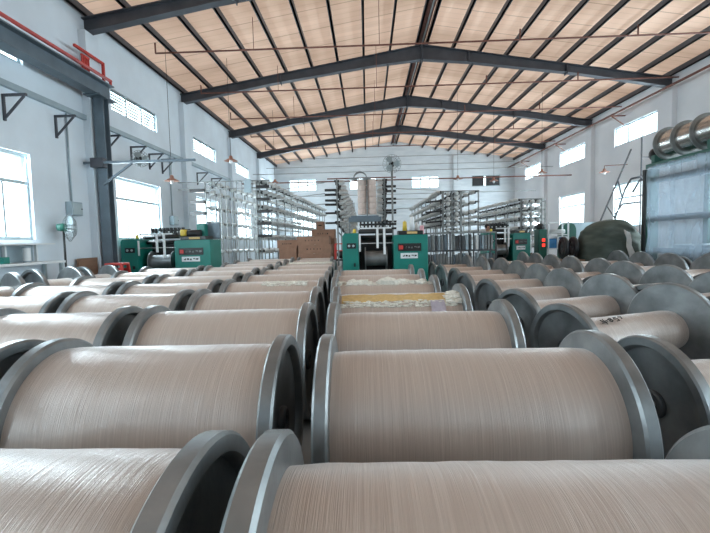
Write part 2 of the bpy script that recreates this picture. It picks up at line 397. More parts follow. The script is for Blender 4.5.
b.bar((0,.20,.40),(0,.44,.40),.04,.04).bar((0,.20,.05),(0,.44,.05),.04,.04); b.build('rail_stack', M['red'], root)
root = thing('jib_arm', 'grey steel jib arm with a diagonal brace reaching out from the column', 'jib arm', (-5.74, 8.86, 3.09))
MB().bar((-.3,0,0),(2.12,0,0),.05,.05).build('arm', M['steelb'], root); MB().bar((.1,0,-.47),(.75,0,-.03),.04,.04).build('brace', M['steelb'], root)
MB().box((-.14,-.04,-.1),(.14,.1,.1)).build('clamp', M['steel'], root)
for y, z0, z1, lab in ((8.4, 2.2, 4.0,'thin grey conduit running down to the switch box behind the fan'),(12.8,2.15,4.0,'thin grey conduit running down to the switch box beyond the window')):
    o = MB().tube((XW+.03,y,z0),(XW+.03,y,z1),.018).build('wall_conduit', M['pipe']); tag(o, lab, 'conduit')
def ebox(y, z, lab):
    r = thing('switch_box', lab, 'switch box', (XW, y, z)); MB().box((0,-.16,-.14),(.14,.16,.14)).build('case', M['pipe'], r, bevel=.01); MB().box((.14,-.13,-.11),(.155,.13,.11)).build('lid', M['frame'], r); MB().blob((.165,.1,0),.015).build('knob', M['dark'], [c for c in r.children if c.name.startswith('lid')][0])
ebox(8.4, 2.08, 'grey switch box on the left wall above the pedestal fan'); ebox(12.8, 2.03, 'grey switch box on the left wall beyond the second window')

# ------------------------------------------------------------------ fans, lamps
def fan(root, head, r, tilt=0, wall=False, hm='blade'):
    hx, hy, hz = head
    h = MB(); h.lathe([(.001,-.16),(.06,-.15),(.08,-.05),(.07,0),(.001,0)], 16, 'X', head, False); h.build('motor', M['dgreen'] if hm == 'green' else M['dark'], root)
    g = MB()
    for k in range(20):
        a = 2*PI*k/20; c, s = math.cos(a), math.sin(a)
        g.path([(hx+.14,hy+.05*c,hz+.05*s),(hx+.13,hy+r*.6*c,hz+r*.6*s),(hx+.05,hy+r*c,hz+r*s),(hx-.03,hy+r*.6*c,hz+r*.6*s),(hx-.05,hy+.07*c,hz+.07*s)], .004, 4)
    for rr, x in ((r,.05),(r*.62,.13),(.05,.14)):
        pts = [(hx+x,hy+rr*math.cos(2*PI*k/24),hz+rr*math.sin(2*PI*k/24)) for k in range(25)]
        g.path(pts, .006, 5)
    g.build('grille', M['grille'], root)
    for k in range(3):
        a = 2*PI*k/3; bl = MB(); u = Vector((0,math.cos(a),math.sin(a))); w = Vector((.25,-math.sin(a),math.cos(a))).normalized(); o = Vector(head)+Vector((.05,0,0))
        A = [bl.bm.verts.new(o+u*p+w*q+Vector((dz,0,0))) for dz in (0,.006) for p, q in ((.04,-.03),(r*.55,-.10),(r*.85,-.06),(r*.85,.08),(r*.5,.09),(.04,.03))]
        bl.bm.faces.new(A[:6][::-1]); bl.bm.faces.new(A[6:])
        for i in range(6): bl.bm.faces.new((A[i],A[(i+1)%6],A[6+(i+1)%6],A[6+i]))
        bl.build('blade', M[hm if hm != 'green' else 'blade'], root)
r = thing('pedestal_fan', 'tall pedestal fan with round wire guard beside the left wall', 'fan', (-5.80, 7.80, 0), math.radians(50))
MB().lathe([(.001,0),(.17,0),(.17,.03),(.05,.06),(.001,.06)],24,'Z',(0,0,0),False).build('base', M['dark'], r)
MB().tube((0,0,.05),(0,0,1.60),.02,10).build('pole', M['dark'], r); fan(r, (.05,0,1.68), .27, hm='green')
r = thing('wall_fan', 'small pale fan fixed high on the left wall above the bracket', 'fan', (XW, 10.35, 3.38), math.radians(-50))
MB().tube((0,0,0),(.3,.3,.02),.02).build('arm', M['conem'], r); fan(r, (.42,.3,.04), .2)
r = thing('column_fan', 'round grey fan on top of a tall thin pole behind the central machine', 'fan', (.72, 11.6, 0), math.radians(-90))
MB().tube((0,0,0),(0,0,3.3),.028,10).build('pole', M['conem'], r); fan(r, (.02,0,3.36), .25)
MB().box((-.16,-.16,0),(.16,.16,.03)).build('base', M['conem'], r)

def pendant(x, y, z, lab, cord=None, arm=None):
    r = thing('pendant_lamp', lab, 'lamp', (x, y, z), 0, 'rusty pendant lamps')
    MB().lathe([(.02,.15),(.045,.13),(.055,.07),(.19,0),(.185,-.003),(.05,.06),(.02,.12)],24,'Z').build('lamp_shade', M['shade'], r)
    MB().blob((0,0,-.02),.05,2,(1,1,1.3)).build('bulb', M['bulb'], r)
    b = MB()
    if arm: b.tube((0,0,.14),(0,0,.24),.012).tube((0,0,.24),(arm,0,.27),.014)
    else: b.tube((0,0,.14),(0,0,cord),.006,5)
    b.build('arm' if arm else 'cord', M['rust'] if arm else M['dark'], r)
pendant(-4.96, 10.6, 2.92, 'rusty pendant lamp hanging near the second left window', 3.4)
pendant(-3.78, 11.73, 3.6, 'rusty pendant lamp hanging before the third small louvred window', 2.8)
pendant(-3.57, 16.4, 3.6, 'rusty pendant lamp hanging above the left yarn creel, far end', 2.8)
pendant(3.63, 16.7, 3.6, 'rusty pendant lamp between the end wall window and the shutter', 3.4)
pendant(5.31, 17.6, 3.6, 'rusty pendant lamp in front of the dark end wall shutter', 3.1)
pendant(6.49, 15.7, 3.6, 'rusty pendant lamp hanging above the right hand yarn creel', 2.9)
pendant(8.98, 16.1, 3.62, 'rusty lamp on an arm fixed to the right wall', arm=.85)

# ------------------------------------------------------------------ yarn spools
fcache = {}
def flange_mesh(R):
    R = round(R, 3)
    if R not in fcache:
        # local x = 0 is the face on the yarn side, x grows outwards
        prof = [(.06,0),(R-.012,0),(R,.010),(R,.056),(R-.010,.066),(R-.052,.066),(R-.060,.056),(R-.068,.026),(R-.085,.020),(R*.55,.016),(.13,.018),(.06,.018)]
        fcache[R] = MB().lathe(prof, 72, 'X').mesh('flange', M['flange'], 28)
    return fcache[R]
hubm = MB().lathe([(.035,0),(.075,0),(.075,.040),(.065,.048),(.035,.048)],28,'X').mesh('hub', M['core'], 30)
bcache = {}
def barrel_mesh(L, r, r2=None):
    r2 = r2 or r
    k = (round(L,2), round(r,3), round(r2,3))
    if k not in bcache:
        L = k[0]; b = MB(); prof = []
        nseg = 24
        for i in range(nseg+1):
            x = -L/2+L*i/nseg; e = min(i, nseg-i)
            rr = (r+(r2-r)*i/nseg)*(1 - (.020 if e == 0 else .006 if e == 1 else 0)) + random.uniform(-1,1)*.0012
            prof.append((rr, x))
        b.lathe([(.1,-L/2)]+prof+[(.1,L/2)], 96, 'X', (0,0,0), False)
        bcache[k] = b.mesh('yarn_barrel', M['yarn'], 40)
    return bcache[k]
SP = []
def spool(pl, pr, label, Rl=.43, Rr=.43, r=.345, group=None, r2=None):
    """pl, pr: (x, y) of the two flange inner faces on the floor plan"""
    a = Vector((pl[0], pl[1], Rl)); c = Vector((pr[0], pr[1], Rr)); d = c-a; L = d.length; d.normalize()
    rz = math.atan2(d.y, d.x); ry = -math.asin(d.z)
    mid = (a+c)/2
    root = thing('yarn_spool', label, 'yarn spool', mid, 0, group); root.rotation_euler = (0, ry, rz)
    tilt = abs(math.asin(d.z)); 
    inst('yarn_barrel', barrel_mesh(L, r, r2), root, rot=(random.uniform(0,6),0,0))
    for s, R in ((-1, Rl), (1, Rr)):
        rx = random.uniform(0, 6)
        fo = inst('flange', flange_mesh(R), root, loc=(s*L/2,0,0), rot=(rx,0,0 if s > 0 else PI))
        inst('hub', hubm, fo, loc=(-.002,0,0))
    SP.append(root); return root, L, r

Y1, S = .9145, 1.0785
def Y(k): return Y1+k*S
G = 'yarn spools standing in rows on the hall floor'
def row_word(k): return ordn[k]+' row from the camera'
def place(col, k, xl, xr, colname, dyl=0, dyr=0, **kw):
    return spool((xl+.035, Y(k)+dyl), (xr-.035, Y(k)+dyr), 'beige yarn spool, %s, %s' % (colname, row_word(k)), group=G, **kw)
rng = random.Random(3)
j = lambda a=.012: rng.uniform(-a, a)
Ml = [-.25,-.21,-.26,-.32,-.42,-.48,-.50]; Mr = [.96,1.09,.99,.92,.83,.81,.77]
mids = {}
for k in range(7): mids[k] = place('M', k, Ml[k], Mr[k], 'column right of the central aisle', j(), j())
L1r = [-.41,-.43,-.46,-.52,-.58,-.61,-.66,-.69,-.76,-.92,-1.00]; L1l = [-1.56,-1.58,-1.64,-1.70,-1.78,-1.83,-1.85,-1.85,-1.90,-1.94,-1.94]
l1 = {}
for k in range(11): l1[k] = place('L1', k, L1l[k], L1r[k], 'column left of the central aisle', j(), j(), r=.384)
L2r = [-1.76,-1.77,-1.84,-1.86,-1.93,-1.99,-2.01,-2.01,-2.06,-2.10,-2.12]; L2l = [-2.75,-2.78,-2.84,-2.95,-3.05,-3.16,-3.17,-3.28,-3.31,-3.38,-3.36]
for k in range(1, 11): place('L2', k, L2l[k], L2r[k], 'second column left of the aisle', j(), j(), r=.384)
L3r = {2:-3.0,3:-3.11,4:-3.21,5:-3.33,6:-3.34,7:-3.45}; L3l = {2:-4.2,3:-4.28,4:-4.36,5:-4.42,6:-4.48,7:-4.60}
for k in range(2, 8): place('L3', k, L3l[k], L3r[k], 'third column left of the aisle', j(), j(), r=.384)
# turned spools beside the left wall
for i, (x, y, R, a, L) in enumerate(((-5.12,4.1,.48,64,.6),(-5.10,5.38,.49,60,.5),(-5.14,6.60,.49,64,.5),(-5.16,7.72,.47,62,.42))):
    a = math.radians(a); dx, dy = math.cos(a)*L/2, math.sin(a)*L/2
    spool((x-dx, y-dy), (x+dx, y+dy), 'turned grey flanged spool in front of the left wall, %s from the camera' % ordn[i], R, R, .30, 'turned spools along the left wall')
# right hand columns, smaller flange on the aisle side
R3 = [(1.60,2.30,2.70,2.42),(1.66,3.47,2.76,3.86),(1.64,4.50,2.80,4.92),(1.66,5.62,2.72,5.88),(1.60,6.68,2.80,6.92),(1.66,7.74,2.82,7.92),(1.58,8.72,2.84,8.94),(1.56,9.80,2.70,9.94),(1.52,10.84,2.58,10.94)]
r3 = {}
for k, (xa,ya,xb,yb) in enumerate(R3):
    r3[k] = spool((xa,ya),(xb,yb),'flanged spool, first column of the right hand field, %s from the camera' % ordn[k], .38, .43, .225, 'spools of the right hand field', .18)
R4 = [(2.96,3.62,4.06,3.9),(2.94,4.52,4.14,4.86),(2.93,5.55,4.16,5.82),(2.98,6.58,4.18,6.80),(3.0,7.58,4.30,7.74),(3.02,8.56,4.24,8.68),(3.02,9.54,4.26,9.64),(3.0,10.5,4.28,10.58),(3.0,11.46,4.3,11.5)]
for k, (xa,ya,xb,yb) in enumerate(R4):
    xa += .14; xb -= .06
    spool((xa,ya),(xb,yb),'flanged spool, second column of the right hand field, %s from the camera' % ordn[k], .39, .44, .23, 'spools of the right hand field', .19)
R5 = [(4.36,4.42,5.5,4.7),(4.38,5.42,5.6,5.66),(4.44,6.44,5.85,6.62),(4.60,7.42,6.14,7.62),(4.56,8.46,6.12,8.60),(4.58,9.46,6.16,9.56),(4.6,10.42,6.2,10.5)]
for k, (xa,ya,xb,yb) in enumerate(R5):
    xa += .06
    spool((xa,ya),(xb,yb),'flanged spool, third column of the right hand field, %s from the camera' % ordn[k], .40, .45, .24, 'spools of the right hand field', .20)
for k, (xa,ya,xb,yb) in enumerate([(6.36,7.6,7.1,7.7),(6.38,8.62,7.1,8.7)]):
    spool((xa,ya),(xb,yb),'grey flanged spool right before the sheeted machine, %s of two' % ('nearer','farther')[k], .42, .45, .28, 'spools of the right hand field')

# loose fibre on some of the spools
def fluff(sp, m, name, a0, a1, ang0, ang1, n, size, label=None, flat=.5):
    root, L, r = sp; b = MB()
    for _ in range(n):
        x = -L/2+L*random.uniform(a0, a1); a = math.radians(random.uniform(ang0, ang1)); s = size*random.uniform(.4, 1.3)
        c = (x, -math.sin(a)*(r+s*flat*.4), math.cos(a)*(r+s*flat*.4))
        b.blob(c, s, 1, (1.8, .8, flat), .35)
    o = b.build(name, m, root); o['kind'] = 'stuff'
    if label: o['label'] = label
    return o
def band(sp, m, name, a0, a1, ang0, ang1, label):
    root, L, r = sp; b = MB(); nx, na = 24, 8
    g = [[b.bm.verts.new((-L/2+L*(a0+(a1-a0)*i/nx), -math.sin(t)*(r+.004), math.cos(t)*(r+.004))) for t in [math.radians(ang0+(ang1-ang0)*q/na+(random.uniform(-4,4) if q in (0,na) else 0)) for q in range(na+1)]] for i in range(nx+1)]
    for i in range(nx):
        for q in range(na): b.bm.faces.new((g[i][q],g[i+1][q],g[i+1][q+1],g[i][q+1]))
    o = b.build(name, m, root); o['label'] = label; return o
s3 = mids[3]
band(s3, M['ylint'], 'stained_band', .02, .93, 8, 34, 'yellow stained band of yarn')
fluff(s3, M['lint'], 'loose_fibre', .02, .95, 30, 44, 260, .014, 'white loose fibre'); fluff(s3, M['lint'], 'fibre_tuft', .90, 1.0, 0, 38, 40, .034, 'white tuft of fibre at the flange')
root, L, r = s3; b = MB()
for q in range(6):
    t0, t1 = math.radians(33+q*4), math.radians(37+q*4); x0, x1 = L*.245, L*.36
    b.quad(*[(x,-math.sin(t)*(r+.012),math.cos(t)*(r+.012)) for x, t in ((x0,t0),(x1,t0),(x1,t1),(x0,t1))])
b.build('paper_tag', M['tag'], root)['label'] = 'pale purple paper tag'
for a, s in ((.0,.02),(.14,.03),(.20,.04),(.30,.018),(.44,.032),(.50,.042),(.58,.030),(.66,.034),(.74,.022),(.86,.03)):
    fluff(mids[4], M['lint'], 'fibre_tuft', a, a+.07, -5, 16, 9, s, None, .9)
fluff(mids[4], M['lint'], 'loose_fibre', .0, 1, 4, 20, 140, .013, 'white loose fibre')
fluff(l1[4], M['lint'], 'loose_fibre', .38, .88, 4, 26, 150, .014, 'white loose fibre')
fluff(l1[8], M['lint'], 'loose_fibre', .02, .97, -8, 20, 220, .020, 'white loose fibre')

# handwriting on a spool of the right hand field
root, L, r = r3[1]
b = MB()
def stroke(pts, x0=0, w=.0042):
    P = []
    for u, v in pts:
        t = math.radians(26)-v/r; P.append((x0+u, -math.sin(t)*(r+.002), math.cos(t)*(r+.002)))
    b.path(P, w, 5)
sx = -L/2+.30
stroke([(-.045,-.012),(.02,-.006)], sx); stroke([(-.03,.03),(-.025,.002),(.03,.012)], sx); stroke([(.0,.035),(-.004,-.03)], sx)      # 4
stroke([(.07,.034),(.045,.022),(.085,.004),(.062,-.014),(.044,.0),(.085,.022),(.07,.034)], sx)                                          # 8
stroke([(.15,.036),(.115,.032),(.112,.014),(.145,.012),(.142,-.012),(.11,-.014)], sx)                                                   # 5
stroke([(.17,.034),(.20,.03),(.185,.004)], sx)
o = b.build('written_mark', M['ink'], root); o['label'] = 'handwritten black mark'

# ------------------------------------------------------------------ green winding machines
def marks(parent, x0, y, z0, w, h, n, m, name='sign_lettering'):
    b = MB(); rr = random.Random(n)
    for i in range(n):
        cx = x0+w*(i+.5)/n; s = min(w/n*.36, h/2)
        for _ in range(5):
            if rr.random() < .5: b.box((cx-s, y-.004, z0+rr.uniform(-s,s)-.004), (cx+s*rr.uniform(.2,1), y, z0+rr.uniform(-.2,.2)*s*0+.004+0))
            else: xx = cx+rr.uniform(-s,s); b.box((xx-.004, y-.004, z0-s*rr.uniform(.3,1)), (xx+.004, y, z0+s*rr.uniform(.3,1)))
    return b.build(name, m, parent)
def winder(loc, W, label, tall_back=False, toplit=True):
    r = thing('winding_machine', label, 'machine', loc)
    lc, rc = .19*W, .60*W; H1, H2, D = 1.46, 1.40, .75
    b = MB(); b.bm.free(); b.bm = bmesh.new()
    # left cabinet with a sloped shoulder
    pr = [(0,0),(lc,0),(lc,H1-.0),(.05,H1),(0,H1-.07)]
    def prism(bb, pr, y0, y1):
        A = [bb.bm.verts.new((x,y0,z)) for x, z in pr]; B = [bb.bm.verts.new((x,y1,z)) for x, z in pr]
        bb.bm.faces.new(A); bb.bm.faces.new(B[::-1])
        for i in range(len(pr)): bb.bm.faces.new((A[i],A[(i+1)%len(pr)],B[(i+1)%len(pr)],B[i]))
    prism(b, pr, 0, D); b.build('left_cabinet', M['green'], r, bevel=.012)
    g = MB(); g.box((lc*.28,-.02,H1-.34),(lc*.84,0,H1-.22)); gp = g.build('gauge_panel', M['dark'], r)
    for q in (.42,.68): MB().lathe([(.001,-.03),(.028,-.03),(.028,-.02),(.001,-.02)],16,'Y',(lc*q,0,H1-.28),False).build('gauge', M['frame'], gp)
    MB().box((lc*.7,-.03,.72),(lc*.8,0,.8)).build('door_latch', M['dark'], r)
    b = MB(); prism(b, [(rc,0),(W,0),(W,H2),(rc+.03,H2),(rc,H2-.05)], 0, D); b.build('right_cabinet', M['green'], r, bevel=.012)
    sg = MB().box((rc+.10*W/2,-.015,H2-.36),(W-.08*W,0,H2-.19)).build('sign_panel', M['sign'], r)
    em = MB(); sx = rc+.05*W+.035*W; em.box((sx-.045,-.03,H2-.32),(sx+.045,-.015,H2-.23)); em.build('emblem', M['red'], sg)
    marks(sg, sx+.07, -.016, H2-.275, W-.08*W-sx-.09, .06, 5, M['conem'])
    npl = MB().box((rc+.08*W,-.012,H2-.52),(W-.12*W,0,H2-.40)).build('name_plate', M['white'], r); marks(npl, rc+.10*W, -.013, H2-.46, .17*W, .06, 5, M['ink'], 'plate_lettering')
    # tilted black key tray on the right cabinet
    MB().box((rc+.06*W,.05,H2),(W-.05*W,.5,H2+.09), Matrix.Rotation(.0,4,'X')).build('control_tray', M['sign'], r, bevel=.01)
    MB().box((rc+.16*W,.04,H2+.02),(W-.12*W,.05,H2+.07)).build('display', M['ylint'], r)
    # between the cabinets
    MB().box((lc,.1,0),(rc,D,.5)).build('base', M['dgreen'], r); MB().box((lc,D-.06,.5),(rc,D,1.35)).build('back_panel', M['dark'], r)
    b = MB().lathe([(.05,0),(.26,0),(.26,.03),(.17,.03),(.17,.27*W-.03),(.26,.27*W-.03),(.26,.27*W),(.05,.27*W)],28,'X',(lc+.07*W,.36,.88)); b.build('winding_beam', M['flange'], r, auto=30)
    MB().tube((lc,.30,H1+.03),(rc,.30,H1+.03),.045,14).build('roller', M['dark'], r); MB().tube((lc,.46,H1-.10),(rc,.46,H1-.10),.05,14).build('roller', M['dark'], r)
    MB().bar((lc-.02,.05,H1-.23),(rc+.02,.05,H1-.23),.02,.02).build('guide_rail', M['chrome'], r)
    b = MB(); b.bar((lc+.04,.02,H1+.10),(rc-.04,.02,H1+.10),.05,.03)
    b.build('upper_rail', M['white'], r)
    for q in (.40,.48): MB().box((W*q,-.02,.98 if q>.45 else 1.12),(W*q+.05,.01,H1+.10)).build('white_arm', M['white'], r)
    MB().tube((lc+.03,.0,H1-.05),(lc+.03,.0,1.05),.022).build('white_arm', M['white'], r)
    MB().lathe([(.001,.10),(.03,.09),(.04,.03),(.04,0),(.001,0)],14,'Z',(lc*.75,.2,H1),False).build('signal_lamp', M['yellow'], r)
    # tension head frames behind, dark with pale spots
    b = MB()
    for z in (H1+.10, H1+.20): b.bar((lc+.02,D-.1,z),(rc+.06*W,D-.1,z),.05,.05)
    for q in range(9): b.box((lc+.03+q*(rc-lc)/9,D-.16,H1+.03),(lc+.07+q*(rc-lc)/9,D-.05,H1+.27))
    b.build('tension_comb', M['dark'], r)
    for q in range(8): 
        if q % 2 == 0: MB().blob((lc+.07+q*(rc-lc)/8,D-.2,H1+.16),.022).build('guide_eye', M['white'], r)
    if tall_back:
        MB().box((rc+.28*W*.55,D-.05,H2+.02),(W,D,H2+.42)).build('rear_screen', M['steelb'], r); MB().box((rc+.17*W,D-.3,H2),(W-.13*W,D-.1,H2+.40)).build('rear_bracket', M['green'], r, bevel=.02)
        MB().tube((rc+.02,.35,H2+.16),(rc+.24*W,.35,H2+.16),.09,16).build('motor', M['dark'], r); MB().box((rc+.06,.2,H2+.1),(rc+.2,.4,H2+.26)).build('motor_cover', M['yellow'], r, bevel=.03)
    return r
winder((-.55, 9.15, 0), 1.88, 'green winding machine in the centre of the hall, facing the aisle')
winder((-5.98, 9.9, 0), 2.20, 'green winding machine near the left wall beside the red stool', True)
winder((3.76, 13.2, 0), 1.36, 'green winding machine on the right behind the spool field')
def jug(x, y, z, m, lab, h=.24, r_=.055):
    r = thing('thread_cone', lab, 'cone', (x,y,z), 0)
    MB().lathe([(.001,0),(r_,0),(r_*.8,h*.85),(r_*.5,h*.9),(.001,h*.9)],16,'Z',(0,0,0),False).build('yarn', m, r)
    MB().tube((0,0,h*.88),(0,0,h),r_*.3,8).build('cone_tip', M['cardw'], r)
jug(.86,9.5,1.49,M['yellow'],'yellow cone on top of the central green machine'); jug(1.02,9.46,1.49,M['white'],'white cone on top of the central green machine',.34)
jug(1.14,9.58,1.40,M['cone'],'greyish cone at the right edge of the central green machine',.28); jug(1.24,9.46,1.40,M['pink'],'pink cone on top of the central green machine',.22)

# ------------------------------------------------------------------ creels
cones = []      # (location, direction, creel label)
conemesh = MB().lathe([(.001,0),(.070,0),(.075,.02),(.060,.15),(.025,.155),(.025,.18),(.001,.18)],12,'X',(0,0,0),False).mesh('yarn_package', M['cone'], 35)
def creel_wall(root, p0, p1, zs, npost, side, lab, every=.42, boxes=0, ztop=None, zcones=None, zslope=0):
    """one upright wall of the creel from p0 to p1 (plan), rails at the heights zs"""
    p0, p1 = Vector((*p0,0)), Vector((*p1,0)); d = (p1-p0); Ln = d.length; d.normalize(); nrm = Vector((d.y,-d.x,0))*side
    ztop = ztop or zs[-1]
    for i in range(npost):
        p = p0+d*Ln*i/(npost-1); MB().bar(p-root.location, p+Vector((0,0,ztop))-root.location, .04, .04).build('post', M['conem'], root)
    for z in zs:
        MB().bar(p0+Vector((0,0,z))-root.location, p1+Vector((0,0,z-zslope))-root.location, .03, .035).build('rail', M['conem'], root)
    n = int(Ln/every)
    pg = MB()
    for z in (zcones or zs[1:]):
        for i in range(n*2):
            q = p0+d*(Ln*(i+.5)/(n*2))+Vector((0,0,z-zslope*(i+.5)/(n*2)))-root.location
            pg.tube(q-nrm*.09, q+nrm*.05, .045 if i % 2 else .03, 6)
    if zcones is None or len(zcones) > 0: pg.build('tension_pegs', M['sign'], root)['kind'] = 'stuff'
    for z in (zcones or zs[1:]):
        for i in range(n):
            q = p0+d*(Ln*(i+.5)/n)+Vector((0,0,z-.02-zslope*(i+.5)/n)) + nrm*.03
            cones.append((q, nrm, lab))
def dark_box(root, x, y, z, w, h=.085, name='tension_box'):
    MB().box((x-root.location.x, y-.03-root.location.y, z-h/2), (x+w-root.location.x, y+.12-root.location.y, z+h/2)).build(name, M['sign'], root)
zs6 = [.55, 1.02, 1.49, 1.96, 2.43, 2.90, 3.22]
r = thing('yarn_creel', 'tall steel creel full of white yarn packages behind the left machine', 'creel', (-4.2, 13, 0))
creel_wall(r, (-5.04,13.0), (-4.05,25.2), zs6, 12, 1, 'A', .55, zslope=.1); creel_wall(r, (-3.42,13.0), (-2.66,25.2), zs6, 12, -1, 'A', .5, zslope=.1)
creel_wall(r, (-3.32,13.0), (-2.56,25.2), zs6, 2, 1, 'A', .5, zslope=.1)
for z in (3.02, 2.64, 2.26, 1.88, 1.50): dark_box(r, -3.41, 12.93, z, .42)
for z in (2.95, 2.6, 2.24): dark_box(r, -5.5, 12.93, z, .45, .10)
for z in (3.22, 3.0): MB().bar((-5.9+4.2,0,z),(-3.0+4.2,0,z),.03,.03).build('top_rail', M['conem'], r)
MB().box((-3.78+4.2,-.1,2.85),(-3.56+4.2,-.05,3.25)).build('control_box', M['pipe'], r)
# crowd of pegs and upright rods at the creel front
for k in range(9): MB().tube((-4.9+4.2+k*.17,.0,.1),(-4.9+4.2+k*.17,.0,3.2),.014,6).build('guide_rod', M['conem'], r)

r = thing('yarn_creel', 'V-shaped steel creel standing behind the central green machine', 'creel', (-.1, 11.8, 0))
zsC = [1.55, 1.85, 2.15, 2.45, 2.75, 3.02]
creel_wall(r, (-.83,11.9), (-.58,19.5), zsC, 8, 1, 'B', .62, zslope=.75); creel_wall(r, (.52,11.9), (.62,19.5), zsC, 8, -1, 'B', .62, zslope=.75)
for z in (2.73,2.60,2.44,2.32,2.08,1.80): dark_box(r, -1.17, 11.84, z, .32, .055)
for z in (2.79,2.66,2.44,2.33,2.12,2.05,1.80): dark_box(r, .54, 11.84, z, .30, .055)
MB().bar((-1.0,.1,3.05),(.95,.1,3.05),.03,.03).build('top_rail', M['rust'], r)
for (x0,x1) in ((-.25,.01),(.03,.29)):      # two tall stacks of wrapped packages
    b = MB()
    for q in range(6): b.lathe([(.02,0),(.115,.0),(.125,.02),(.125,.14),(.115,.16),(.02,.16)],20,'Z',((x0+x1)/2+.1,.1,2.02+q*.165))
    o = b.build('package_stack', M['pinkyarn'], r, auto=35)
b = MB().tube((.12,.0,1.5),(.12,.0,3.0),.018)
for q in range(12):
    a0, a1 = PI*q/12, PI*(q+1)/12; b.bar((-.06+.19*math.cos(a0)*1.0,-.02,2.98+.22*math.sin(a0)),(-.06+.19*math.cos(a1),-.02,2.98+.22*math.sin(a1)),.22,.02)
b.build('hood', M['conem'], r)
MB().box((-.40,-.35,1.80),(.50,.05,1.93)).box((-.33,-.3,1.93),(.43,.0,1.97)).build('yarn_tray', M['steelb'], r)
for x in (-.38,.35): MB().bar((x,-.2,0),(x,-.2,1.8),.05,.05).build('tray_leg', M['conem'], r)

r = thing('yarn_creel', 'steel creel of white packages above the grey shelf right of centre', 'creel', (3.2, 15, 0))
zsD = [1.5, 1.86, 2.22, 2.58, 2.95]
creel_wall(r, (2.70,15.0), (2.60,24), zsD, 8, -1, 'C', .45, zslope=.0); creel_wall(r, (3.38,15.0), (3.2,24), zsD, 8, 1, 'C', .5); creel_wall(r, (2.74,15.0),(3.34,15.0), zsD, 3, 1, 'C', .2, zcones=[1.6,1.78,1.96,2.14,2.32,2.5,2.68,2.86])
creel_wall(r, (3.98,15.0), (3.8,24), zsD, 8, -1, 'C', .9)
for z in (2.95,): MB().bar((-.5,0,z),(.8,0,z),.03,.03).build('top_rail', M['conem'], r)
for z in (2.62,2.26,1.9): MB().bar((-1.1,0,z-.05),(-.5,0,z),.08,.06).build('tension_box', M['sign'], r)
r = thing('yarn_creel', 'steel creel packed with bright white packages near the right wall', 'creel', (5.9, 15, 0))
zsE = [.9, 1.25, 1.6, 1.95, 2.3, 2.62]
creel_wall(r, (5.55,15.2), (5.3,23), zsE, 7, -1, 'D', .40); creel_wall(r, (6.28,15.2), (6.2,23), zsE, 7, 1, 'D', .5); creel_wall(r, (5.58,15.2),(6.25,15.2), zsE, 3, 1, 'D', .21, zcones=[1.0,1.2,1.42,1.64,1.86,2.08,2.3,2.52])
creel_wall(r, (6.75,16.0),(6.6,23), zsE, 6, -1, 'D', .8)
cam = Vector((0,0,1.33)); cones.sort(key=lambda c: (c[0]-cam).length)
CL = dict(A=('white yarn package on the tall left hand creel','yarn packages on the left creel'), B=('white yarn package on the creel behind the central machine','yarn packages on the central creel'),
          C=('white yarn package on the creel above the grey shelf','yarn packages on the creel right of centre'), D=('bright white yarn package on the creel near the right wall','yarn packages on the right creel'))
for q, nr, lab in cones[:300]:
    o = inst('yarn_package', conemesh, None, q, (0, -.12, math.atan2(nr.y, nr.x))); tag(o, CL[lab][0], 'yarn package', CL[lab][1])
if len(cones) > 300:
    for key, lb in (('A','left creel'),('B','central creel'),('C','creel right of centre'),('D','right creel')):
        b = MB(); cnt = 0
        for q, nr, lab in cones[300:]:
            if lab == key: b.tube(q, q+nr*.15, .073, 8, .058); cnt += 1
        if cnt: o = b.build('yarn_packages', M['cone'], None, auto=35); tag(o, 'white yarn packages filling the far part of the '+lb, 'yarn packages', None, 'stuff')
        else: b.bm.free()
# long thin rods linking the creels
for i, z in enumerate((3.06, 2.75, 2.45, 2.12)):
    o = MB().tube((-3.3, 14.6, z), (-1.19, 11.95, z-.1), .014, 6).build('link_rod', M['conem']); tag(o, 'thin rod from the left creel to the central creel, %s from the top' % ordn[i], 'rod', 'rods between the creels')
for i, z in enumerate((2.74, 2.44, 2.16)):
    o = MB().tube((.86, 11.98, z), (2.55, 15.4, z+.3), .014, 6).build('link_rod', M['conem']); tag(o, 'thin rod from the central creel to the right, %s from the top' % ordn[i], 'rod', 'rods right of the central creel')

# grey shelf with upright bars below the creel
r = thing('steel_shelf', 'long steel shelf holding upright grey bars right of the central machine', 'shelf', (1.72, 12.2, 0))
MB().box((0,0,1.42),(2.05,.6,1.46)).build('shelf_board', M['conem'], r); MB().box((0,0,.90),(2.05,.6,.94)).build('shelf_board', M['core'], r); MB().box((0,0,.12),(2.05,.6,.16)).build('shelf_board', M['core'], r)
for x in (0,.68,1.36,2.01):
    for y in (0,.56): MB().box((x,y,0),(x+.04,y+.04,1.46)).build('shelf_leg', M['core'], r)
k = 0; rr = random.Random(5)
for z0, z1 in ((.94,1.40),(.16,.86)):
    x = .06
    while x < 1.98:
        w = rr.choice((.045,.06,.08)); m = M[rr.choice(('conem','core','steelb','pipe','conem','white' if rr.random()<.3 else 'conem'))]
        if not any(abs(x+w/2-xx-.02) < .07 for xx in (.68,1.36)):
            o = MB().box((1.72+x,12.24,z0),(1.72+x+w,12.42,z1-rr.uniform(.0,.05))).build('steel_bar', m, bevel=.008); tag(o, 'upright metal bar standing on the %s shelf right of the central machine' % ('upper' if z0 > .5 else 'lower'), 'metal bar', 'upright bars on the %s shelf board' % ('upper' if z0 > .5 else 'lower')); k += 1
        x += w+.03

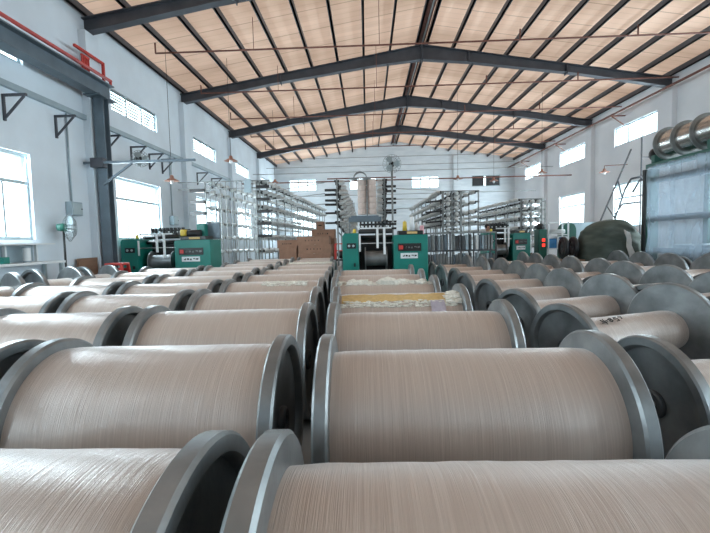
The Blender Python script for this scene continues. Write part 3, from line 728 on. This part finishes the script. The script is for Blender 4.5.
# ------------------------------------------------------------------ cartons
def carton(x, y, z, w, d, h, lab, rz=0, grp='brown cartons behind the spools'):
    r = thing('cardboard_box', lab, 'box', (x,y,z), rz, grp)
    ct = MB().box((0,0,0),(w,d,h)).build('carton', M['card'], r, bevel=.006); MB().box((w*.47,-.002,h-.001),(w*.53,d,h+.002)).build('tape', M['cardw'], ct)
    b = MB(); rq = random.Random(int(x*100+z*77))
    for i in range(5): 
        for _ in range(2): b.box((w*(.25+.1*i)+rq.uniform(0,.02),-.003,h*.45),(w*(.25+.1*i)+.02+rq.uniform(0,.02),0,h*.6))
    b.build('print', M['ink'], ct)
carton(-2.12,12.6,0,1.0,.6,.46,'brown carton, lowest of the wide stack beside the left creel'); carton(-2.12,12.6,.46,1.0,.6,.46,'brown carton, second from the floor in the wide stack')
carton(-2.10,12.6,.92,1.0,.6,.26,'flat brown carton, third from the floor in the wide stack'); carton(-2.14,12.62,1.18,.98,.6,.26,'flat brown carton topping the wide stack before the left creel')
carton(-2.75,12.85,0,.55,.5,1.10,'tall brown carton left of the wide stack'); carton(-2.80,12.85,1.10,.62,.5,.25,'tilted looking brown carton with a white patch at the left', .06)
carton(-1.56,13.35,0,.52,.4,.92,'brown carton standing just left of the central machine'); carton(-1.55,13.35,.92,.50,.4,.46,'brown carton, middle of the stack left of the central machine')
carton(-1.86,14.0,0,.80,.5,1.38,'tall brown carton at the back behind the carton stack'); carton(-1.86,14.0,1.38,.78,.5,.30,'dark brown carton high at the back of the carton stack'); carton(-1.70,14.02,1.68,.24,.4,.26,'small brown carton topmost at the back of the stack')
r = thing('trolley', 'small dark trolley with a red frame left of the central machine', 'trolley', (-.98, 12.25, 0))
MB().box((0,0,.10),(.38,.4,.16)).box((0,.0,.7),(.38,.4,.74)).build('deck', M['dark'], r)
b = MB()
for x in (.02,.36):
    for y in (.02,.38): b.bar((x,y,.1),(x,y,1.2),.03,.03)
b.bar((.02,.02,1.2),(.36,.02,1.2),.03,.03).bar((.02,.02,1.0),(.36,.02,1.0),.03,.03); b.build('frame', M['red'], r)
for x in (.05,.33): MB().lathe([(.01,-.015),(.05,-.015),(.05,.015),(.01,.015)],14,'X',(x,.05,.05)).build('wheel', M['dark'], r)
MB().blob((.19,.2,.88),.13,2,(1,1,1)).build('coil', M['dark'], r)

# red stool on a crate, plywood panel, bench by the left window
o = MB().box((-5.62,8.52,0),(-5.10,8.92,.49)).build('wooden_crate', M['wood'], bevel=.01); tag(o, 'low brown crate under the red stool by the column', 'crate')
r = thing('plastic_stool', 'bright red plastic stool standing near the column at the left', 'stool', (-5.36, 8.72, .49))
MB().box((-.19,-.15,.40),(.19,.15,.45)).build('seat', M['red'], r, bevel=.015)
for sx in (-1,1):
    for sy in (-1,1): MB().bar((sx*.20,sy*.16,0),(sx*.16,sy*.12,.41),.05,.05).build('leg', M['red'], r)
MB().bar((-.19,-.15,.30),(.19,-.15,.30),.02,.06).bar((-.19,.15,.30),(.19,.15,.30),.02,.06).build('stretcher', M['red'], r)
o = MB().box((-5.98,8.36,0),(-5.93,8.94,1.06)).build('plywood_panel', M['wood']); tag(o, 'brown plywood panel standing at the left wall beside the column', 'panel')
r = thing('white_bench', 'pale bench with a raised shelf under the nearest left window', 'bench', (-6.05, 4.7, 0))
MB().box((0,0,1.02),(.40,2.9,1.06)).build('bench_top', M['white'], r); MB().box((0,1.55,1.36),(.30,2.8,1.385)).build('shelf', M['white'], r)
for y in (.05,2.8):
    for x in (.02,.34): MB().box((x,y,0),(x+.05,y+.05,1.02)).build('leg', M['frame'], r)
for y in (1.58,1.95,2.60): MB().box((.05,y,1.06),(.10,y+.03,1.36)).build('shelf_post', M['white'], r)
MB().box((.02,1.6,1.07),(.03,2.6,1.34)).build('back_board', M['pipe'], r)
def roll(x,y,z,R,h,lab):
    r = thing('thread_roll', lab, 'thread roll', (x,y,z))
    MB().lathe([(.03,.02),(R*.93,.02),(R*.93,h-.02),(.03,h-.02)],32,'Z').build('yarn', M['white'], r, auto=35)
    for z_ in (0,h-.025): MB().lathe([(.03,z_),(R,z_),(R,z_+.025),(.03,z_+.025)],32,'Z').build('end_disc', M['pipe'], r, auto=35)
roll(-5.86,6.0,1.06,.17,.30,'large white thread roll on the bench at the left edge'); roll(-5.88,7.0,1.06,.06,.27,'slim white roll on the bench under the window')
o = MB().box((-5.9,6.42,1.06),(-5.78,6.54,1.17)).build('small_box', M['green'], bevel=.01); tag(o, 'small green box on the bench beside the large white roll', 'box')

# ------------------------------------------------------------------ warping machine with hanging sheeting on the right
r = thing('warping_machine', 'large green machine carrying metal beams on top by the right wall', 'machine', (7.55, 7.6, 0))
for y in (0.2, 3.75): MB().box((0,y,0),(.22,y+.16,3.0)).box((1.5,y,0),(1.7,y+.16,3.0)).build('upright', M['dgreen'], r, bevel=.01)
MB().box((-.02,0,3.02),(.28,3.95,3.14)).build('top_beam', M['dgreen'], r, bevel=.01); MB().box((1.45,0,2.9),(1.75,3.95,3.1)).build('top_beam', M['dgreen'], r, bevel=.01)
for y in (3.6,1.8,.1): MB().box((-.02,y,3.14),(.4,y+.14,3.34)).build('beam_bearing', M['dgreen'], r, bevel=.02)
for z in (.78, 1.62, 2.62): MB().box((.05,.3,z),(.20,3.7,z+.14)).build('cross_rail', M['steelb'], r)
MB().box((.5,.4,0),(1.5,3.6,1.0)).build('bed', M['pipe'], r, bevel=.02)
MB().box((.0,4.0,0),(.1,4.1,3.02)).build('upright', M['dark'], r)
MB().lathe([(.001,0),(.16,0),(.18,.03),(.18,.12),(.001,.12)],24,'Y',(.16,3.72,3.38),False).build('drive_wheel', M['dark'], r)
def beamroll(x, y0, z, segs, R, rr, lab):
    q = thing('metal_beam', lab, 'beam', (x, y0, z), 0, 'polished beams on top of the right machine')
    MB().tube((0,-.1,0),(0,segs*.60+.1,0),.05,12).build('shaft', M['core'], q)
    for i in range(segs): MB().lathe([(.05,0),(rr,0),(rr,.56),(.05,.56)],40,'Y',(0,i*.60+.02,0)).build('drum', M['chrome'], q, auto=35)
    for i in range(segs+1): MB().lathe([(.05,-.012),(R-.01,-.012),(R,-.006),(R,.02),(R-.01,.03),(.05,.03)],40,'Y',(0,i*.60,0)).build('flange', M['conem'], q, auto=35)
beamroll(7.78, 8.02, 3.58, 5, .42, .34, 'polished metal beam with round flanges, front one on the right machine')
beamroll(8.72, 7.4, 3.92, 5, .38, .31, 'polished metal beam with round flanges, rear one above the front beam')
for y in (.0,3.2): MB().box((1.05,y,3.1),(1.3,y+.12,3.78)).build('beam_stand', M['dgreen'], r)
b = MB(); ny, nz = 60, 24
g = []
for i in range(ny+1):
    row = []
    for q in range(nz+1):
        y = 7.55+3.78*i/ny; z = 3.06-2.5*q/nz
        row.append(b.bm.verts.new((7.46+.03*math.sin(i*.9+q*.25)+.018*math.sin(i*2.3-q*.6)-.05*(q/nz)**2, y, z)))
    g.append(row)
for i in range(ny):
    for q in range(nz): f = b.bm.faces.new((g[i][q],g[i+1][q],g[i+1][q+1],g[i][q+1])); f.smooth = True
o = b.build('plastic_sheeting', M['sheet']); s_ = o.modifiers.new('t','SOLIDIFY'); s_.thickness = .004; tag(o, 'clear plastic sheeting hanging down the side of the right machine', 'sheeting')
r = thing('access_ladder', 'dark steel access ladder slanting up beside the right machine', 'ladder', (7.0, 13, 0))
MB().bar((-.55,0,0),(1.04,0,3.85),.035,.035).build('rail', M['steel'], r); MB().bar((0,-.1,0),(.82,-.1,2.65),.035,.035).build('rail', M['steel'], r)
b = MB()
for t in (.2,.45,.7,.95): b.bar((-.55+1.59*t*.8,0,3.85*t*.8),(.05+.82*t*.9,-.1,2.75*t*.9),.03,.03)
b.build('rungs', M['steel'], r)
b = MB().path([(.82,-.1,2.65),(1.0,-.1,2.95),(1.5,-.1,3.05)],.03).path([(1.05,-.1,2.55),(1.25,-.1,2.9),(1.6,-.1,2.95)],.03).path([(.55,-.1,1.9),(.75,-.1,2.2),(1.3,-.1,2.25)],.025); b.build('handrail', M['steel'], r)
MB().bar((1.35,0,0),(1.35,0,4.2),.03,.03).bar((1.35,0,3.6),(2.6,0,3.6),.03,.03).build('guard_post', M['steel'], r)

# tarpaulin covered bale
b = MB(); g = bmesh.ops.create_icosphere(b.bm, subdivisions=5, radius=1)
for v in g['verts']:
    x, y, z = v.co
    f = lambda t, p: math.copysign(abs(t)**p, t)
    x, y, z = f(x,.62), f(y,.62), f(z,.55)
    fold = .035*math.sin(9*z+5*x+3*y)+.022*math.sin(19*z-7*x+2*y)+.03*math.sin(4*x+11*y*z)+.014*math.sin(31*z+9*x)
    wv = 1+fold; top_ = 1-.10*max(z,0)
    v.co = Vector((x*.80*wv*top_, y*.50*wv*top_, (z*.84+.84)*(1+.03*math.sin(3*x+1))+.0))
    v.co.z = max(v.co.z, 0)
for f_ in b.bm.faces: f_.smooth = True
o = b.build('covered_bale', M['tarp']); o.location = (6.94, 12.2, 0); tag(o, 'bulky bale wrapped in dark green canvas behind the right spools', 'bale')
b = MB(); g = []
for i in range(13):
    row = []
    for q in range(9):
        row.append(b.bm.verts.new((7.02+.30*i/12+.16*q/8+.02*math.sin(i+q), 11.60+.02*math.sin(i*2+q), 1.42-1.40*i/12-.08*(q/8)*(1-i/12))))
    g.append(row)
for i in range(12):
    for q in range(8): f_ = b.bm.faces.new((g[i][q],g[i+1][q],g[i+1][q+1],g[i][q+1])); f_.smooth = True
o = b.build('white_cloth', M['cardw']); s_ = o.modifiers.new('t','SOLIDIFY'); s_.thickness = .01; tag(o, 'pale cloth hanging beside the green bale at the machine end', 'cloth')
# things behind, right of the third machine
r = thing('instrument_rack', 'white rack with blue and dark instruments beside the green round panel', 'rack', (5.75, 13.4, 0))
for x in (0,.62): 
    for y in (0,.4): MB().box((x,y,0),(x+.04,y+.04,1.72)).build('post', M['white'], r)
for z in (.5,.86,1.3,1.68): MB().box((0,0,z),(.66,.44,z+.03)).build('shelf', M['white'], r)
MB().box((.05,.02,.9),(.28,.3,1.2)).build('blue_case', M['blue'], r)
MB().box((.30,.02,.9),(.62,.3,1.26)).build('meter_case', M['white'], r)
for x in (.36,.50):
    for z in (.95,1.07,1.18): MB().box((x,.0,z),(x+.07,.02,z+.06)).build('meter_face', M['blue'], r)
MB().tube((.06,.2,1.42),(.6,.2,1.42),.07,14).build('roll', M['cone'], r)
r = thing('signal_machine', 'dark machine with two red lamps behind the right spool field', 'machine', (5.42, 13.3, 0))
MB().box((0,0,0),(.26,.4,1.5)).build('body', M['dgreen'], r, bevel=.02); MB().blob((.13,.2,1.56),.14,2).build('head', M['dark'], r)
for z in (1.16,1.0): MB().box((.10,-.02,z-.05),(.19,0,z+.05)).build('red_lamp', M['redlamp'], r)
r = thing('round_panel', 'dark green cabinet with a rounded top behind the spools', 'cabinet', (6.42, 13.9, 0))
b = MB(); pr = [(0,0),(.46,0),(.46,1.45)]+[(.23+.23*math.cos(PI*k/10),1.45+.26*math.sin(PI*k/10)) for k in range(1,10)]+[(0,1.45)]
A = [b.bm.verts.new((x,0,z)) for x, z in pr]; B_ = [b.bm.verts.new((x,.35,z)) for x, z in pr]; b.bm.faces.new(A); b.bm.faces.new(B_[::-1])
for i in range(len(pr)): b.bm.faces.new((A[i],A[(i+1)%len(pr)],B_[(i+1)%len(pr)],B_[i]))
b.build('body', M['dgreen'], r); MB().box((.1,-.02,.7),(.36,0,1.3)).build('door', M['dgreen'], r, bevel=.01); MB().blob((.34,-.03,1.0),.02).build('knob', M['dark'], r)
o = MB().box((6.95,14.6,0),(7.9,14.7,1.72)).build('teal_partition', M['pipe']); tag(o, 'pale teal partition panel behind the green canvas bale', 'partition')
for i, x in enumerate((5.70,5.98)):
    r = thing('cable_reel', ('dark ring shaped reel standing behind the spools, left of two','dark ring shaped reel standing behind the spools beside the bale')[i], 'reel', (x, 12.25, .93))
    MB().lathe([(.20,-.05),(.31,-.05),(.33,-.02),(.33,.02),(.31,.05),(.20,.05)],36,'X').build('rim', M['dark'], r, auto=35); MB().lathe([(.05,-.03),(.20,-.03),(.20,.03),(.05,.03)],30,'X').build('disc', M['core'], r)
    r.rotation_euler = (0,0,math.radians(-6))
o = MB().box((5.5,11.9,0),(6.15,12.6,.60)).build('wooden_crate', M['wood'], bevel=.01); tag(o, 'brown crate under the two dark reels beside the canvas bale', 'crate')
# pallet of white packages behind machine three
r = thing('pallet', 'wooden pallet under the white packages beside the third green machine', 'pallet', (5.10, 14.3, 0))
MB().box((0,0,.66),(.5,.5,.72)).build('deck', M['wood'], r)
for x in (0,.42): MB().box((x,0,0),(x+.08,.5,.66)).build('block', M['wood'], r)
for i in range(4):
    for q in range(4):
        o = MB().lathe([(.02,0),(.058,0),(.06,.01),(.06,.14),(.055,.15),(.02,.15)],16,'Z').build('white_package', M['white'], auto=35); o.location = (5.17+q*.122, 14.36, .72+i*.152)
        tag(o, 'white package stacked on the pallet beside the third green machine', 'yarn package', 'white packages on the pallet')

# worker standing behind the third machine
def person(loc, rz, label):
    root = thing('person', label, 'person', loc, rz)
    bm = bmesh.new(); lay = bm.verts.layers.skin.verify()
    J = dict(pel=(0,0,.92,.13,.10), wa=(0,0,1.08,.125,.09), ch=(0,0,1.28,.16,.105), nk=(0,.0,1.43,.055,.055), hd0=(0,-.01,1.50,.06,.065), hd=(0,-.015,1.60,.078,.092), hd2=(0,-.01,1.68,.062,.075),
      sl=(-.17,0,1.39,.055,.055), el=(-.24,-.04,1.12,.042,.042), wl=(-.16,-.24,1.06,.03,.026), sr=(.17,0,1.39,.055,.055), er=(.24,-.04,1.12,.042,.042), wr=(.16,-.24,1.06,.03,.026),
      hl=(-.09,0,.86,.088,.09), kl=(-.10,-.01,.48,.06,.06), al=(-.10,.02,.09,.042,.042), tl=(-.10,-.14,.045,.035,.04), hr=(.09,0,.86,.088,.09), kr=(.10,-.01,.48,.06,.06), ar=(.10,.02,.09,.042,.042), tr=(.10,-.14,.045,.035,.04))
    V = {}
    for k, (x,y,z,a,c) in J.items():
        v = bm.verts.new((x,y,z)); v[lay].radius = (a,c); V[k] = v; v[lay].use_root = (k == 'pel')
    for a, c in ('pel wa','wa ch','ch nk','nk hd0','hd0 hd','hd hd2','ch sl','sl el','el wl','ch sr','sr er','er wr','pel hl','hl kl','kl al','al tl','pel hr','hr kr','kr ar','ar tr') if False else [s.split() for s in ('pel wa','wa ch','ch nk','nk hd0','hd0 hd','hd hd2','ch sl','sl el','el wl','ch sr','sr er','er wr','pel hl','hl kl','kl al','al tl','pel hr','hr kr','kr ar','ar tr')]:
        bm.edges.new((V[a], V[c]))
    for s, w in ((-1,'wl'),(1,'wr')):       # palms with five fingers, the thumb off the side
        p = bm.verts.new((s*.14,-.30,1.05)); p[lay].radius = (.036,.018); bm.edges.new((V[w], p))
        for i, ln in enumerate((.062,.072,.066,.052)):
            x0 = s*.14+(-.03+.02*i)*s; q0 = bm.verts.new((x0,-.34,1.045)); q1 = bm.verts.new((x0,-.34-ln*.55,1.035)); q2 = bm.verts.new((x0,-.34-ln,1.012))
            for q in (q0,q1,q2): q[lay].radius = (.009,.009)
            bm.edges.new((p,q0)); bm.edges.new((q0,q1)); bm.edges.new((q1,q2))
        t0 = bm.verts.new((s*.10,-.285,1.045)); t1 = bm.verts.new((s*.07,-.32,1.035))
        for q in (t0,t1): q[lay].radius = (.011,.011)
        bm.edges.new((p,t0)); bm.edges.new((t0,t1))
    me = bpy.data.meshes.new('body'); bm.to_mesh(me); bm.free(); me.materials.append(M['skin'])
    o = bpy.data.objects.new('body', me); C.objects.link(o); o.parent = root
    sk = o.modifiers.new('skin','SKIN'); sk.use_smooth_shade = True; ss = o.modifiers.new('sub','SUBSURF'); ss.levels = 2; ss.render_levels = 2
    # clothes and hair as close shells
    def shell(name, pts, m):
        b2 = bmesh.new(); l2 = b2.verts.layers.skin.verify(); W = []
        for chain in pts:
            pv = None
            for k, g_ in chain:
                key = k
                if key in dict(W): v = dict(W)[key]
                else:
                    x,y,z,a,c = J[k] if isinstance(k, str) else k; v = b2.verts.new((x,y,z)); v[l2].radius = (a+g_, c+g_); v[l2].use_root = (len(W) == 0); W.append((key, v))
                if pv: b2.edges.new((pv, v))
                pv = v
        me2 = bpy.data.meshes.new(name); b2.to_mesh(me2); b2.free(); me2.materials.append(m); o2 = bpy.data.objects.new(name, me2); C.objects.link(o2); o2.parent = root
        s2 = o2.modifiers.new('skin','SKIN'); s2.use_smooth_shade = True; q2 = o2.modifiers.new('sub','SUBSURF'); q2.levels = 1; q2.render_levels = 1
    shell('shirt', [[('pel',.02),('wa',.02),('ch',.02),((0,0,1.38,.09,.085),0)],[('ch',.02),('sl',.02),('el',.015)],[('ch',.02),('sr',.02),('er',.015)]], M['shirt'])
    shell('trousers', [[('pel',.012),('hl',.018),('kl',.02),('al',.02)],[('pel',.012),('hr',.018),('kr',.02),('ar',.02)]], M['trousers'])
    b3 = MB().blob((0,.012,1.655),.098,3,(.92,1.06,.98)); 
    for v in b3.bm.verts:
        if v.co.y < -.055 and v.co.z < 1.70: v.co.y = -.055
    for f_ in b3.bm.faces: f_.smooth = True
    b3.build('hair', M['hair'], root)
    b4 = MB()
    for s in (-1,1): b4.blob((s*.032,-.10,1.625),.011,2)
    b4.build('eyes', M['hair'], root); MB().blob((0,-.112,1.60),.016,2,(.8,1,1.3)).build('nose', M['skin'], root)
    MB().blob((0,-.098,1.562),.02,2,(1.2,.5,.3)).build('mouth', M['red'], root)
    b5 = MB()
    for s in (-1,1): b5.blob((s*.088,.0,1.61),.022,2,(.4,.8,1.3))
    b5.build('ears', M['skin'], root)
    return root
person((4.16, 14.5, 0), math.radians(15), 'dark haired person in a teal shirt standing behind the third green machine')

# ------------------------------------------------------------------ daylight
w = bpy.data.worlds.new('World'); bpy.context.scene.world = w; w.use_nodes = True
bg = w.node_tree.nodes['Background']; bg.inputs[0].default_value = (.86,.94,1,1); bg.inputs[1].default_value = 3.2
def portal(axis, pos, sgn, u0, u1, z0, z1):
    li = bpy.data.lights.new('daylight', 'AREA'); li.shape = 'RECTANGLE'; li.size = u1-u0; li.size_y = z1-z0
    li.cycles.is_portal = True
    o = bpy.data.objects.new('daylight', li); C.objects.link(o)
    c = ((u0+u1)/2, (z0+z1)/2)
    o.location = (pos+sgn*.2, c[0], c[1]) if axis == 'X' else (c[0], pos+sgn*.2, c[1])
    d = Vector((-sgn,0,0)) if axis == 'X' else Vector((0,-sgn,0))
    o.rotation_euler = d.to_track_quat('-Z','Y').to_euler()
def winlight(axis, pos, sgn, u0, u1, z0, z1, e):
    li = bpy.data.lights.new('window_daylight', 'AREA'); li.shape = 'RECTANGLE'; li.size = u1-u0; li.size_y = z1-z0; li.energy = e; li.color = (.80,.91,1)
    o = bpy.data.objects.new('window_daylight', li); C.objects.link(o); c = ((u0+u1)/2, (z0+z1)/2)
    o.location = (pos+sgn*.22, c[0], c[1]) if axis == 'X' else (c[0], pos+sgn*.22, c[1])
    d = Vector((-sgn,0,-.25)) if axis == 'X' else Vector((0,-sgn,-.25))
    o.rotation_euler = d.to_track_quat('-Z','Y').to_euler()
E = 62
for h in LH: winlight('X', XW, -1, *h, E*(h[1]-h[0])*(h[3]-h[2]))
for h in RH: winlight('X', XE, 1, *h, E*(h[1]-h[0])*(h[3]-h[2]))
for h in NH: winlight('Y', YB, -1, *h, E*(h[1]-h[0])*(h[3]-h[2]))
for i, h in enumerate(EH):
    if i != 3: winlight('Y', YN, 1, *h, E*(h[1]-h[0])*(h[3]-h[2]))

# ------------------------------------------------------------------ camera
f, yaw, pit, roll_ = CAMP = (415.0, .0307, .0660, .0232)
cy, sy, cp, sp, cr, sr = math.cos(yaw), math.sin(yaw), math.cos(pit), math.sin(pit), math.cos(roll_), math.sin(roll_)
r0 = Vector((cy, sy, 0)); fw = Vector((-sy*cp, cy*cp, -sp)); u0 = r0.cross(fw)
rt = cr*r0 - sr*u0; up = cr*u0 + sr*r0
cd = bpy.data.cameras.new('camera'); cd.sensor_width = 36; cd.lens = f/710*36; cd.clip_start = .05; cd.clip_end = 200
co = bpy.data.objects.new('camera', cd); C.objects.link(co)
mw = Matrix((( rt.x, up.x, -fw.x, 0), (rt.y, up.y, -fw.y, 0), (rt.z, up.z, -fw.z, 1.33), (0,0,0,1)))
co.matrix_world = mw
sc = bpy.context.scene; sc.camera = co
sc.view_settings.view_transform = 'Standard'; sc.view_settings.look = 'None'; sc.view_settings.gamma = 1; sc.view_settings.exposure = .18
sc.view_settings.use_curve_mapping = False
